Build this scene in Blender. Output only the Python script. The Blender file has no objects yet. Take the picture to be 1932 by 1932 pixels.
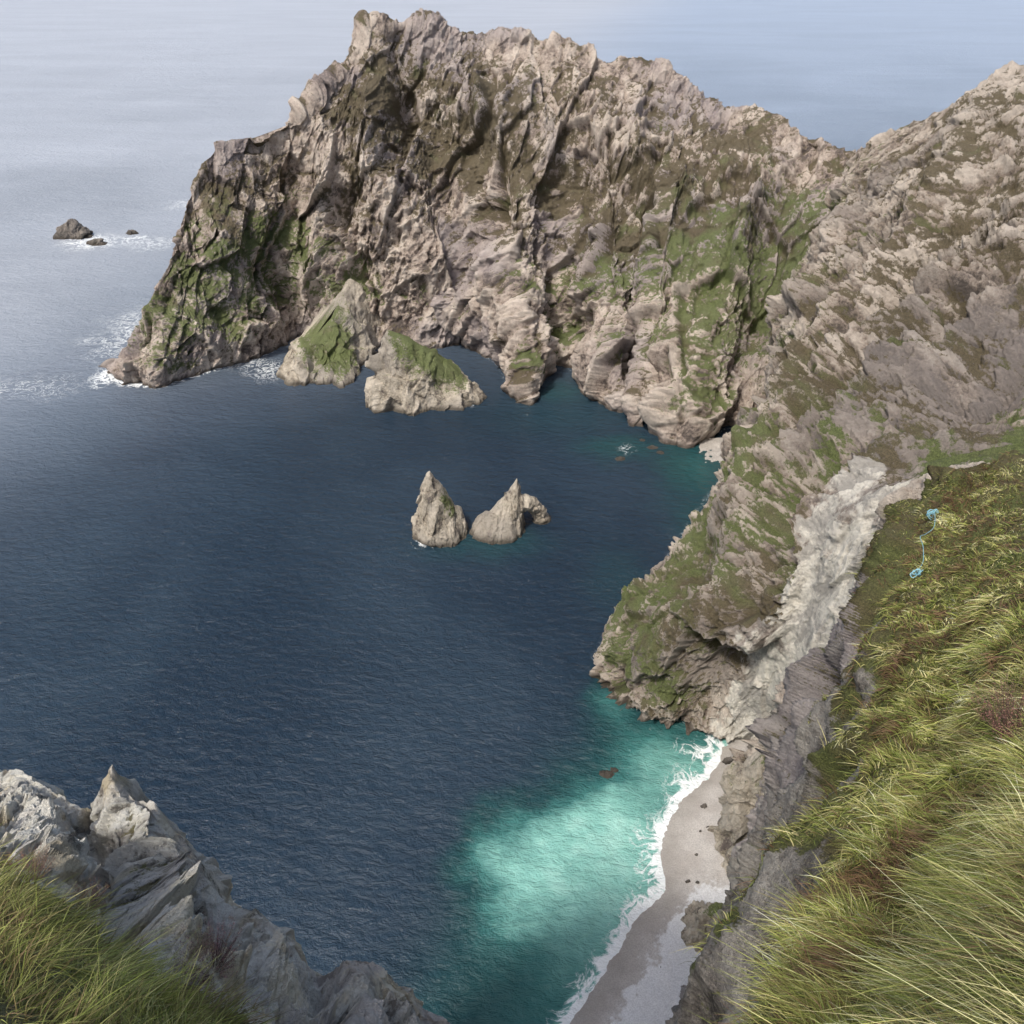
import bpy, math, random
import numpy as np
random.seed(3); rng=np.random.default_rng(7)
H=150.0; FOC=0.8; PIT=math.radians(36)
sP,cP=math.sin(PIT),math.cos(PIT)
# ---- survey of the bay: bearings taken from the lookout, turned into world metres
def sight(u,v,y):
    a=.5-v; dy=cP*FOC+sP*a; dz=-sP*FOC+cP*a; t=y/dy
    return ((u-.5)*t, y, H+dz*t)
def shore(u,v,z=0.0):
    a=.5-v; dy=cP*FOC+sP*a; dz=-sP*FOC+cP*a; t=(z-H)/dz
    return ((u-.5)*t, dy*t, z)
# ---------------- noise
def _h(a,b,c,seed):
    h=(a*374761393+b*668265263+c*1274126177+seed*974634777)&0xffffffff
    h=((h^(h>>13))*1103515245)&0xffffffff
    h=((h^(h>>15))*668265263)&0xffffffff
    return h^(h>>16)
def gnoise(p,seed=0):
    p=np.asarray(p,dtype=np.float64); i=np.floor(p).astype(np.int64); f=p-i
    w=f*f*f*(f*(f*6-15)+10); r=np.zeros(len(p))
    for dx in (0,1):
        wx=w[:,0] if dx else 1-w[:,0]
        for dy in (0,1):
            wy=w[:,1] if dy else 1-w[:,1]
            for dz in (0,1):
                wz=w[:,2] if dz else 1-w[:,2]
                h=_h(i[:,0]+dx,i[:,1]+dy,i[:,2]+dz,seed)
                g=((h&1023)/511.5-1)*(f[:,0]-dx)+(((h>>10)&1023)/511.5-1)*(f[:,1]-dy)+(((h>>20)&1023)/511.5-1)*(f[:,2]-dz)
                r+=g*wx*wy*wz
    return r*1.5
def facet(p,seed=0,soft=.16,crack=.0,cw=.05):
    """angular fracture planes: every cell is a randomly tilted plane, joined by short ramps and split by cracks"""
    p=np.asarray(p,float); i=np.floor(p-.5).astype(np.int64); n=len(p)
    d1=np.full(n,1e9); d2=np.full(n,1e9); v1=np.zeros(n); v2=np.zeros(n); r1=np.zeros(n)
    for dx in (0,1):
        for dy in (0,1):
            for dz in (0,1):
                h=_h(i[:,0]+dx,i[:,1]+dy,i[:,2]+dz,seed)
                c=np.stack([i[:,0]+dx+.5+((h&255)/255-.5)*.9,i[:,1]+dy+.5+(((h>>8)&255)/255-.5)*.9,i[:,2]+dz+.5+(((h>>16)&255)/255-.5)*.9],1)
                q=p-c; d=(q**2).sum(1)
                g=((h*1103515245+12345)&0xffffffff); g^=g>>13
                ro=((h>>5)&1023)/511.5-1
                val=(((g&511)/255.5-1)*q[:,0]+(((g>>9)&511)/255.5-1)*q[:,1]+(((g>>18)&511)/255.5-1)*q[:,2])*1.4+.25*ro
                a=d<d1; b=(~a)&(d<d2)
                d2=np.where(a,d1,np.where(b,d,d2)); v2=np.where(a,v1,np.where(b,val,v2))
                d1=np.where(a,d,d1); v1=np.where(a,val,v1); r1=np.where(a,ro,r1)
    s=np.clip((d2-d1)/soft,0,1)
    return v1*(.5+.5*s)+v2*(.5-.5*s)-crack*np.clip(1-(d2-d1)/cw,0,1), r1
def fbm(p,octv=4,seed=0,gain=.5,lac=2.07):
    r=0;a=1;tot=0
    for k in range(octv):
        r=r+a*gnoise(p*lac**k+k*17.3,seed+k); tot+=a; a*=gain
    return r/tot
def ridged(p,octv=5,seed=0,gain=.5,lac=2.1):
    r=0;a=1;tot=0
    for k in range(octv):
        n=1-2.6*np.abs(gnoise(p*lac**k+k*11.7,seed+k)); r=r+a*n; tot+=a; a*=gain
    return r/tot
def sstep(a,b,x):
    t=np.clip((x-a)/(b-a),0,1); return t*t*(3-2*t)
def herm(xs,P,xq):
    xs=np.asarray(xs,float); P=np.asarray(P,float); xq=np.asarray(xq,float)
    n=len(xs); sh=(n-1,)+(1,)*(P.ndim-1)
    d=(P[1:]-P[:-1])/np.diff(xs).reshape(sh)
    m=np.empty_like(P); m[0]=d[0]; m[-1]=d[-1]
    m[1:-1]=.5*(d[1:]+d[:-1])
    k=np.clip(np.searchsorted(xs,xq,side='right')-1,0,n-2)
    h=(xs[k+1]-xs[k]); t=(xq-xs[k])/h
    ex=(len(xq),)+(1,)*(P.ndim-1); h=h.reshape(ex); t=t.reshape(ex)
    return (2*t**3-3*t**2+1)*P[k]+(t**3-2*t**2+t)*h*m[k]+(-2*t**3+3*t**2)*P[k+1]+(t**3-t**2)*h*m[k+1]
def lin(xs,P,xq):
    P=np.asarray(P,float); return np.stack([np.interp(xq,xs,P[:,c]) for c in range(P.shape[1])],1)
def gnorm(G):
    ds=np.gradient(G,axis=1); dw=np.gradient(G,axis=0)
    n=np.cross(ds,dw); l=np.linalg.norm(n,axis=2,keepdims=True); return n/np.maximum(l,1e-9)
def sm2(Nn,it):
    Nn=Nn.copy()
    for _ in range(it):
        Nn[1:-1]=(Nn[:-2]+Nn[1:-1]*2+Nn[2:])/4; Nn[:,1:-1]=(Nn[:,:-2]+Nn[:,1:-1]*2+Nn[:,2:])/4
    return Nn
def blur(Nn,it=12):
    Nn=sm2(Nn,it); return Nn/np.maximum(np.linalg.norm(Nn,axis=2,keepdims=True),1e-9)
def cavity(disp,shape,it=30):
    D=disp.reshape(shape); return (D-sm2(D,it)).ravel()
def mesh_obj(name,V,Fq,mat,attrs=None,smooth=True,cols=None):
    me=bpy.data.meshes.new(name); V=np.ascontiguousarray(V,dtype=np.float32); Fq=np.ascontiguousarray(Fq,dtype=np.int32)
    nf,k=Fq.shape
    me.vertices.add(len(V)); me.vertices.foreach_set('co',V.ravel())
    me.loops.add(nf*k); me.loops.foreach_set('vertex_index',Fq.ravel())
    me.polygons.add(nf); me.polygons.foreach_set('loop_start',np.arange(0,nf*k,k,dtype=np.int32))
    me.polygons.foreach_set('use_smooth',np.full(nf,smooth))
    for kk,a in (attrs or {}).items():
        at=me.attributes.new(kk,'FLOAT','POINT'); at.data.foreach_set('value',np.ascontiguousarray(a,dtype=np.float32).ravel())
    if cols is not None:
        at=me.attributes.new('Col','FLOAT_COLOR','POINT'); at.data.foreach_set('color',np.ascontiguousarray(cols,dtype=np.float32).ravel())
    me.update(calc_edges=True); me.validate()
    me.materials.append(mat)
    ob=bpy.data.objects.new(name,me); bpy.context.scene.collection.objects.link(ob); return ob
def grid_faces(nr,nc):
    i,j=np.meshgrid(np.arange(nr-1),np.arange(nc-1),indexing='ij'); a=(i*nc+j).ravel()
    return np.stack([a,a+1,a+nc+1,a+nc],1)
def grid_obj(name,G,mat,attrs=None,smooth=True):
    nr,nc=G.shape[:2]; return mesh_obj(name,G.reshape(-1,3),grid_faces(nr,nc),mat,attrs,smooth)
def polydist(X,Y,pts):
    d=np.full(X.shape,1e9)
    for (x0,y0),(x1,y1) in zip(pts[:-1],pts[1:]):
        vx,vy=x1-x0,y1-y0; t=np.clip(((X-x0)*vx+(Y-y0)*vy)/(vx*vx+vy*vy+1e-9),0,1)
        d=np.minimum(d,np.hypot(X-x0-t*vx,Y-y0-t*vy))
    return d
def blobs(X,Z,L):
    r=np.zeros(X.shape)
    for x,z,rx,rz,a in L: r=r+a*np.exp(-(((X-x)/rx)**2+((Z-z)/rz)**2))
    return r
def tag(ob,label=None,cat=None,kind=None,group=None):
    if label: ob["label"]=label
    if cat: ob["category"]=cat
    if kind: ob["kind"]=kind
    if group: ob["group"]=group
# ---------------- materials
class NT:
    def __init__(s,name):
        s.m=bpy.data.materials.new(name); s.m.use_nodes=True; s.t=s.m.node_tree; s.n=s.t.nodes; s.b=s.n['Principled BSDF']
        s.pos=s.n.new('ShaderNodeNewGeometry')
    def L(s,a,b): s.t.links.new(a,b)
    def val(s,x,sock):
        if isinstance(x,(int,float)): sock.default_value=x
        elif isinstance(x,tuple): sock.default_value=(*x,1) if len(x)==3 and sock.type=='RGBA' else x
        else: s.L(x,sock)
    def noise(s,scale,detail=6,rough=.6,vec=None,dist=0.0):
        n=s.n.new('ShaderNodeTexNoise'); n.inputs['Scale'].default_value=scale; n.inputs['Detail'].default_value=detail
        n.inputs['Roughness'].default_value=rough; n.inputs['Distortion'].default_value=dist
        s.L(vec if vec is not None else s.pos.outputs['Position'],n.inputs['Vector']); return n.outputs['Fac']
    def mapping(s,scale=(1,1,1),rot=(0,0,0)):
        n=s.n.new('ShaderNodeMapping'); n.inputs['Scale'].default_value=scale; n.inputs['Rotation'].default_value=rot
        s.L(s.pos.outputs['Position'],n.inputs['Vector']); return n.outputs[0]
    def math(s,op,a,b=0.0,c=0.0,clamp=False):
        n=s.n.new('ShaderNodeMath'); n.operation=op; n.use_clamp=clamp
        s.val(a,n.inputs[0]); s.val(b,n.inputs[1]); s.val(c,n.inputs[2]); return n.outputs[0]
    def rng(s,x,a,b,c=0.0,d=1.0):
        n=s.n.new('ShaderNodeMapRange'); n.interpolation_type='SMOOTHSTEP'; s.val(x,n.inputs[0])
        for i,k in enumerate((a,b,c,d)): n.inputs[i+1].default_value=k
        return n.outputs[0]
    def mix(s,f,a,b,mode='MIX'):
        n=s.n.new('ShaderNodeMix'); n.data_type='RGBA'; n.blend_type=mode
        s.val(f,n.inputs[0]); s.val(a,n.inputs[6]); s.val(b,n.inputs[7]); return n.outputs[2]
    def ramp(s,f,stops):
        n=s.n.new('ShaderNodeValToRGB'); e=n.color_ramp.elements
        while len(e)<len(stops): e.new(.5)
        for el,(p,c) in zip(e,stops): el.position=p; el.color=(*c,1)
        s.L(f,n.inputs[0]); return n.outputs[0]
    def attr(s,name,out='Fac'):
        n=s.n.new('ShaderNodeAttribute'); n.attribute_name=name; return n.outputs[out]
    def bump(s,h,dist,strength=1.0,prev=None):
        n=s.n.new('ShaderNodeBump'); n.inputs['Distance'].default_value=dist; n.inputs['Strength'].default_value=strength
        s.L(h,n.inputs['Height'])
        if prev is not None: s.L(prev,n.inputs['Normal'])
        return n.outputs[0]
def rock_material(name,k=1.0,dark=(.15,.125,.11),mid=(.46,.375,.315),light=(.76,.665,.565),alt=(.42,.37,.375),
                  brown=(.085,.070,.040),green=(.090,.112,.038),bd=1.0,wet=True,scr1=(.48,.455,.41),scr2=(.86,.82,.72)):
    s=NT(name)
    n3=s.noise(.9*k,5,.76); nf=s.noise(4.0*k,3,.7)
    tone=s.math('ADD',s.attr('tone'),s.math('MULTIPLY',s.math('SUBTRACT',n3,.5),1.25))
    hm_=tuple(.5*(a+b) for a,b in zip(mid,light))
    c=s.ramp(tone,[(.16,dark),(.38,mid),(.56,hm_),(.80,light)])
    c=s.mix(s.math('MULTIPLY',s.attr('alt'),.55),c,alt,)
    c=s.mix(s.rng(s.math('ADD',s.attr('scree'),s.math('MULTIPLY',s.math('SUBTRACT',n3,.5),.9)),.2,.7),c,s.mix(s.rng(s.math('ADD',s.math('MULTIPLY',s.attr('tone'),.6),s.math('MULTIPLY',n3,.4)),.38,.56),scr1,scr2))
    vf=s.rng(s.math('ADD',s.attr('veg'),s.math('MULTIPLY',s.math('SUBTRACT',n3,.5),1.7)),.36,.68)
    gcol=s.mix(s.rng(nf,.35,.65),green,tuple(x*2.0 for x in green))
    bcol=s.mix(s.rng(nf,.35,.65),brown,tuple(x*2.0 for x in brown))
    gf=s.rng(s.attr('green'),.2,.8)
    c=s.mix(s.math('MULTIPLY',vf,.92),c,s.mix(gf,bcol,gcol))
    if wet:
        sep=s.n.new('ShaderNodeSeparateXYZ'); s.L(s.pos.outputs['Position'],sep.inputs[0])
        zz=s.math('ADD',sep.outputs[2],s.math('MULTIPLY',n3,-3.0))
        c=s.mix(s.rng(zz,-1.2,.8,.8,0),c,(.05,.042,.032))
    s.L(c,s.b.inputs['Base Color']); s.b.inputs['Roughness'].default_value=.88; s.b.inputs['Specular IOR Level'].default_value=.25
    b2=s.bump(n3,1.5*bd/k,.95); b3=s.bump(nf,.3*bd/k,.9,b2)
    s.L(b3,s.b.inputs['Normal']); return s.m
def rock_attrs(P,veg,green,k=1.0,seed=0,scree=None,ro=None,vn=1.25,altc=0.0,cav=None,tn=.85,ct=.16):
    A=np.array([[1,0,-.35],[0,1,0],[.35,0,.55]])
    n=fbm(P@A.T*.16*k,6,seed+1,.62); tone=.5+n*tn+(0 if ro is None else ro*.08)
    v=veg+(fbm(P*.10*k,4,seed+15,.6)*.75+fbm(P@A.T*.33*k,6,seed+11,.7)*.75)*vn
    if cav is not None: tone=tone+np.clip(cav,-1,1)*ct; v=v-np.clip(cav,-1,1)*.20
    a=sstep(-.05,.25,fbm(P*.03*k,3,seed+21)+altc)
    g=green+fbm(P*.12*k,4,seed+31,.6)*.9
    return {'tone':tone,'veg':v,'green':g,'alt':a,'scree':np.full(len(P),-1.0) if scree is None else scree}
M_head=rock_material('headland_rock')
M_side=rock_material('cliff_rock',1.15,dark=(.12,.10,.085),mid=(.37,.305,.25),light=(.68,.60,.51),alt=(.27,.24,.22),green=(.085,.108,.034))
M_near=rock_material('near_cliff_rock',2.5,dark=(.07,.062,.055),mid=(.22,.20,.175),light=(.46,.43,.38),brown=(.075,.065,.025),green=(.08,.095,.024))
M_out=rock_material('pale_outcrop_rock',6.0,dark=(.22,.205,.175),mid=(.64,.62,.55),light=(.90,.88,.79),alt=(.62,.57,.54),brown=(.10,.09,.04),green=(.09,.10,.03),bd=1.1,wet=False,scr1=(.62,.55,.40),scr2=(.90,.84,.68))
M_stack=rock_material('sea_stack_rock',1.6,mid=(.42,.37,.29),light=(.70,.63,.52),alt=(.36,.33,.29))
M_boulder=rock_material('boulder_rock',4,dark=(.04,.04,.035),mid=(.14,.125,.11),light=(.28,.25,.22),alt=(.12,.11,.10))

# ---------------- HEADLAND
ridge=[(0,.118,.352,300),(1,.143,.31,306),(1.6,.152,.285,309),(2,.168,.255,315),(3,.185,.195,328),(3.6,.2,.158,336),(4,.213,.14,340),(4.5,.25,.131,348),(5,.285,.118,355),(5.5,.31,.09,362),
 (6,.335,.064,370),(6.5,.352,.038,376),(6.75,.359,.023,378),(6.95,.367,.020,378),(7.15,.377,.022,380),(7.35,.385,.026,380),(7.6,.402,.021,381),(7.85,.415,.018,383),(8,.427,.015,383),(8.15,.436,.020,383),(8.3,.442,.028,383),(8.5,.455,.037,384),(8.8,.475,.034,385),(9,.487,.027,385),(9.3,.51,.037,385),(9.45,.53,.040,385),(9.55,.54,.035,385),(9.7,.55,.042,385),(10,.575,.052,382),(10.4,.60,.06,380),(10.6,.612,.056,379),(10.8,.635,.062,378),(11,.65,.064,375),
 (11.5,.675,.086,370),(12,.705,.107,362),(12.5,.735,.106,355),(13,.765,.118,345),(13.6,.80,.137,334),(14,.835,.148,325),(15,.91,.145,305)]
base=[(0,.111,.362),(.6,.116,.372),(1,.122,.375),(2,.155,.377),(3,.20,.364),(4,.265,.345),(4.6,.285,.333),(5.2,.31,.330),(6,.345,.340),(7,.42,.340),(7.6,.45,.334),(8,.465,.343),(8.5,.485,.355),(8.85,.498,.383),(9.05,.511,.392),(9.25,.525,.382),
 (9.45,.54,.358),(9.8,.56,.362),(10,.58,.386),(10.3,.60,.399),(10.6,.607,.402),(10.85,.613,.376),(11.05,.618,.400),(11.3,.615,.415),(11.5,.625,.413),(11.75,.635,.398),(12,.65,.430),(12.3,.675,.435),(12.6,.695,.425),(13,.71,.418),(14,.73,.42),(15,.76,.44)]
NC,NR=1250,500
S=np.linspace(0,15,NC)
R=lin([r[0] for r in ridge],[sight(*r[1:]) for r in ridge],S)
Bs=lin([r[0] for r in base],[shore(*r[1:]) for r in base],S); Bs[:,2]=0
def mav(P,n): return np.stack([np.convolve(np.pad(P[:,c],n//2,'edge'),np.ones(n)/n,'valid') for c in range(3)],1)
Bsm=mav(Bs,61); Rsm=mav(R,61); Bs=mav(Bs,5)
def prof(h,f,sb=1.0,sr=1.0):
    b0=Bs*(1-sb)+Bsm*sb; r0=R*(1-sr)+Rsm*sr
    return b0+(r0-b0)*np.array([h,h,f])
out=(Bs-R)*np.array([1,1,0]); out/=np.linalg.norm(out,axis=1,keepdims=True)+1e-6
rows=[(-.08,Bs+out*3+np.array([0,0,-8])),(0,Bs),(.12,prof(.08,.13,.15)),(.26,prof(.20,.26,.6)),(.42,prof(.34,.42)),(.7,prof(.64,.7)),(.92,prof(.93,.93,1,.6)),(1.0,R),
      (1.08,R+np.array([0,14,-9])),(1.4,R*np.array([1,1,.5])+np.array([0,60,0])),(1.7,R*np.array([1,1,0])+np.array([0,110,-8]))]
W=np.concatenate([np.linspace(-.08,1.0,NR-60),np.linspace(1.0,1.7,61)[1:]])
G=herm([r[0] for r in rows],np.array([r[1] for r in rows]),W)
N=blur(gnorm(G),24); Pf=G.reshape(-1,3)
SS,WW=np.meshgrid(S,W); sm=SS.ravel()*26; wm=WW.ravel()*115
X,Y,Z=Pf[:,0],Pf[:,1],Pf[:,2]
X_=X+fbm(Pf/22,5,71,.6)*34; Z_=Z+fbm(Pf/22,5,72,.6)*24
Gb=[(-128,24,19,14,.62),(-102,42,24,10,.55),(-66,28,14,12,.5),(84,40,34,17,.5),(33,34,20,10,.35),(112,46,18,20,.45),(12,12,6,10,.45),(66,16,14,9,.35),(-30,20,12,6,.25),(-92,22,12,12,.35)]
Bb=[(0,68,56,17,.55),(-33,86,28,13,.5),(45,56,30,12,.42),(-53,98,12,18,.42),(-108,66,24,20,.38),(-62,75,9,22,.3),(20,92,30,10,.15),(95,75,34,12,.28),(75,62,20,14,.25)]
g=blobs(X_,Z_,Gb); b=blobs(X_,Z_,Bb); vm=np.clip(g+b,0,1)
rel=np.zeros(len(Pf))
feats=[([(5.3,1.0),(5.7,.7),(5.5,.4),(5.2,.15)],9,10),([(4.6,.98),(5.0,.65),(4.5,.35),(5.0,.0)],8,-9),([(3.3,.8),(3.6,.5),(4.1,.2)],8,7),([(2.2,.7),(3.0,.35),(3.6,.1)],5,-4),([(1.6,.8),(2.6,.4),(3.2,.15)],6,5),
 ([(6.7,1.0),(6.5,.7),(7.0,.4),(7.7,.12)],12,13),([(6.0,.7),(6.2,.4),(6.4,.1)],7,-9),([(7.4,.75),(8.5,.55),(10.5,.5)],16,-9),([(8.0,1),(8.3,.85),(9.2,.75)],8,8),([(7.3,.9),(7.5,.75)],6,-6),
 ([(9.05,.05),(8.9,.3),(9.3,.5)],8,5),([(10.3,.05),(10.2,.3),(10.0,.45)],8,5),([(11.5,.05),(11.5,.35),(11.2,.6)],8,6),([(12.3,.1),(12.3,.4),(12.3,.8)],9,8),([(13.2,.1),(13.2,.5),(13.5,.9)],8,-8),([(10.9,1),(10.7,.75)],7,7),([(9.5,.95),(10.8,.7),(11.6,.55)],7,7),([(11.9,.95),(11.6,.7)],7,6),([(8.0,.55),(8.6,.3)],6,5),([(9.65,.6),(9.6,.1)],5,-6),([(10.85,.05),(10.8,.3)],4,-4)]
wp=fbm(Pf/26,6,91,.6)*12
for pts,wd,am in feats:
    d=polydist(sm+wp,wm+wp*.7,[(a*26,b_*115) for a,b_ in pts]); rel+=am*np.maximum(0,1-d/(1.9*wd))
A=np.array([[1,0,-.42],[0,.65,0],[.25,0,.42]])
q=Pf@A.T
warp=np.stack([fbm(Pf/12,5,61,.6),fbm(Pf/12,5,62,.6),fbm(Pf/12,5,63,.6)],1)*2.6
lowm=sstep(.40,.15,WW.ravel())
d1=ridged((q+warp)/24,8,5,.62)
fins=ridged((Pf*np.array([1,.35,.2])+warp*.6)/9,5,55,.6)
f1,r1=facet((q+warp*.5)/17,41,.05,.08,.04); f2,r2=facet((q+warp*.5)/7.5,42,.07,.25,.06); f3,r3=facet((q+warp*.4)/3.2,43,.10,.25,.08); f4,_=facet((q+warp*.3)/1.5,44,.18,.25,.1)
low_=np.exp(-np.maximum(WW.ravel(),0)/.10)
edge=sstep(0,.35,np.abs(WW.ravel()-1.0))*.7+.3
rough=np.maximum(.5+.8*sstep(-.15,.25,fbm(Pf/26,4,66,.6)),lowm*.9)*(1-.35*vm*(1-.4*lowm))
disp=((rel+d1*3.8*(.6+.4*rough)+.4+f1*5.4)*edge+(f2*2.9*(.5+.5*rough)+f3*1.4*rough+f4*.6*rough)*(.35+.65*edge)+fins*1.5*lowm)*(1-.5*low_)-1.4*low_
G2=(Pf+N.reshape(-1,3)*disp[:,None]).reshape(G.shape)
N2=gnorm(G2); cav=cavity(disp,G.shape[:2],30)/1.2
slope=sstep(.25,.85,N2[...,2].ravel())
veg=.05+.40*slope+g+b
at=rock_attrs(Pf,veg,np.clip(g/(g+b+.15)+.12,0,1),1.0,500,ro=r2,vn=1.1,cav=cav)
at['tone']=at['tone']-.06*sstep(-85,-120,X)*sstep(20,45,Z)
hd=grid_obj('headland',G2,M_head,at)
tag(hd,"craggy pinkish rock headland with heather and grass rising from the sea","headland","structure")

# ---------------- SIDE CLIFF
cols=[
 [(.74,.43),(.755,.365,260),(.785,.285,275),(.82,.2,298),(.85,.143,318)],
 [(.708,.462),(.744,.385,240),(.79,.31,250),(.84,.21,275),(.89,.123,298)],
 [(.680,.50),(.724,.435,208),(.79,.35,218),(.87,.23,245),(.945,.105,280)],
 [(.648,.55),(.696,.49,181),(.78,.4,191),(.9,.26,215),(1.0,.077,262)],
 [(.608,.595),(.664,.54,159),(.765,.45,171),(.92,.3,192),(1.08,.12,230)],
 [(.580,.642),(.612,.60,146),(.75,.5,150),(.93,.35,170),(1.1,.2,200)],
 [(.614,.689),(.648,.62,132),(.76,.54,134),(.93,.39,150),(1.1,.28,172)],
 [(.675,.708),(.70,.64,123),(.77,.56,121),(.905,.43,130),(1.1,.36,150)],
 [(.725,.72),(.75,.67,115),(.795,.59,113),(.855,.475,117),(1.1,.42,125)],
 [(.742,.735),(.79,.67,103),(.845,.58,98),(.915,.458,106),(1.1,.443,112)],
 [(.74,.78),(.79,.74,85),(.84,.65,80),(.93,.5,85),(1.1,.5,85)]]
C=np.array([[shore(*p) if len(p)==2 else sight(*p) for p in c] for c in cols])
NC,NR=950,700
S=np.linspace(0,10,NC); Cc=herm(np.arange(11),C,S)
ext=Cc[:,4]+np.array([35,35,-12]); ext2=Cc[:,4]+np.array([120,90,-60])
low=Cc[:,0]+np.array([-2,-1,-8])
rows=np.stack([low,Cc[:,0],Cc[:,1],Cc[:,2],Cc[:,3],Cc[:,4],ext,ext2],0)
W=np.concatenate([np.linspace(-.07,1.0,NR-40),np.linspace(1,1.6,41)[1:]])
G=herm([-.07,0,.25,.5,.75,1.0,1.2,1.6],rows,W); N=blur(gnorm(G),8); Pf=G.reshape(-1,3)
SS,WW=np.meshgrid(S,W); sv,wv=SS.ravel(),WW.ravel()
wp=fbm(Pf/22,6,191,.6)*12
rel=np.zeros(len(Pf))
for pts,wd,am in [([(5.2,.0),(5.3,.3)],8,2),([(6.6,.6),(6.2,.85)],9,-9),([(7.2,.05),(7.0,.35),(7.0,.6)],4,-3),([(3.0,.55),(2.8,.95)],9,12),([(4.4,.5),(4.2,.9)],8,12),([(3.7,.4),(3.5,1)],6,-9),([(1.6,.45),(1.8,.9)],8,11),([(5.6,.5),(5.2,1)],7,12),([(7.0,.9),(6.9,.7)],6,-6),([(2.3,.1),(2.3,.7)],6,-7),([(4.9,.6),(4.7,1)],5,-8),([(7.5,.8),(7.4,.6)],5,6),([(6.2,.1),(6.0,.5)],7,4)]:
    d=polydist(sv*18+wp,wv*130+wp*.7,[(a*18,b_*130) for a,b_ in pts]); rel+=am*np.maximum(0,1-d/(1.9*wd))
sw=sv+fbm(Pf/18,5,171,.6)*2.0; ww=wv+fbm(Pf/18,5,172,.6)*.24
g=blobs(sw,ww,[(5.0,.22,1.1,.22,.34),(4.0,.3,1.1,.2,.30),(6.0,.2,.6,.2,.28),(.3,.6,.6,.3,.45),(1.2,.3,.7,.25,.3),(6.8,.55,.9,.12,.25),(4.6,.55,.8,.12,.25),(2.5,.65,.6,.15,.2),(8.4,.90,1.4,.11,.9),(5.8,.55,.5,.1,.3)])
b=blobs(sw,ww,[(3.2,.85,.8,.12,.42),(4.8,.8,.7,.12,.3),(2.2,.5,.7,.15,.3),(1.5,.85,.5,.1,.28),(6.8,.3,.8,.2,.25),(3.0,.55,.8,.1,.3),(7.2,.5,.4,.2,.25),(5.0,.4,1.0,.1,.25),(4.0,.65,1.2,.1,.2)])
vm=np.clip(g+b,0,1)
warp=np.stack([fbm(Pf/11,5,161,.6),fbm(Pf/11,5,162,.6),fbm(Pf/11,5,163,.6)],1)*2.6
A=np.array([[.55,.1,-.15],[-.1,1,.1],[.1,.25,.5]]); q=Pf@A.T
d1=ridged((q+warp)/20,8,105,.62)
f1,r1=facet((q+warp*.5)/13,141,.05,.08,.04); f2,r2=facet((q+warp*.5)/5.5,142,.07,.25,.06); f3,r3=facet((q+warp*.4)/2.5,143,.10,.25,.08); f4,_=facet((q+warp*.3)/1.2,144,.18,.25,.1)
edge=sstep(0,.3,np.abs(wv-1.0))*.65+.35
low_=np.exp(-np.maximum(wv,0)/.12)*sstep(6,4.5,sv)
low2=sstep(.55,.15,wv)*sstep(6.0,5.0,sv)
wl=sstep(.0,1.0,wv)
gul=np.exp(-(((sv-8.3)/.8)**2))
rough=(.6+.8*sstep(-.15,.25,fbm(Pf/22,4,166,.6)))*(1-.25*vm)
darkz=blobs(sw,ww,[(5.9,.80,1.0,.15,.9),(6.8,.72,.6,.12,.8),(7.6,.8,.8,.1,.6)])
rough=rough+.3*darkz
disp=((rel+d1*3.8*(.6+.4*rough)+.2+f1*4.4)*(1-.8*gul)*edge*(1-.35*low2)+(f2*2.2*(.5+.5*rough)+f3*1.15*rough+f4*.5*rough)*(1-.78*gul)*(.4+.6*edge))*(1-.4*low_)-1.2*low_-1.6*low2
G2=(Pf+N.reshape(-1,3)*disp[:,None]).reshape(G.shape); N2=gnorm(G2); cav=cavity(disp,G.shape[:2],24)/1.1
slope=sstep(.35,.85,N2[...,2].ravel())
veg=.10+.38*slope+g+b
sc_=sv-8.15-.1*wl+fbm(Pf/8,6,177,.62)*1.1
scr=sstep(1.25,.25,np.abs(sc_))*sstep(.77,.72,wv+fbm(Pf/6,4,179)*.05)
veg=veg-1.2*sstep(.25,.5,scr)
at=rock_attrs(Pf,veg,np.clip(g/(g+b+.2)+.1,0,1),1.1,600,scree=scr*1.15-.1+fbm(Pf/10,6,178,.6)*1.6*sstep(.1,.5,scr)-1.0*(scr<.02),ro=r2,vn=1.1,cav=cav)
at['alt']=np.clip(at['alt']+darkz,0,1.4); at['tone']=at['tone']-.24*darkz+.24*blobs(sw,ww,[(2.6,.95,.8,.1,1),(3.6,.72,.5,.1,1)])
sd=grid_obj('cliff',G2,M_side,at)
tag(sd,"steep rocky cliff spur with grass patches and pale scree gully above the beach","cliff","structure")

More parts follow.
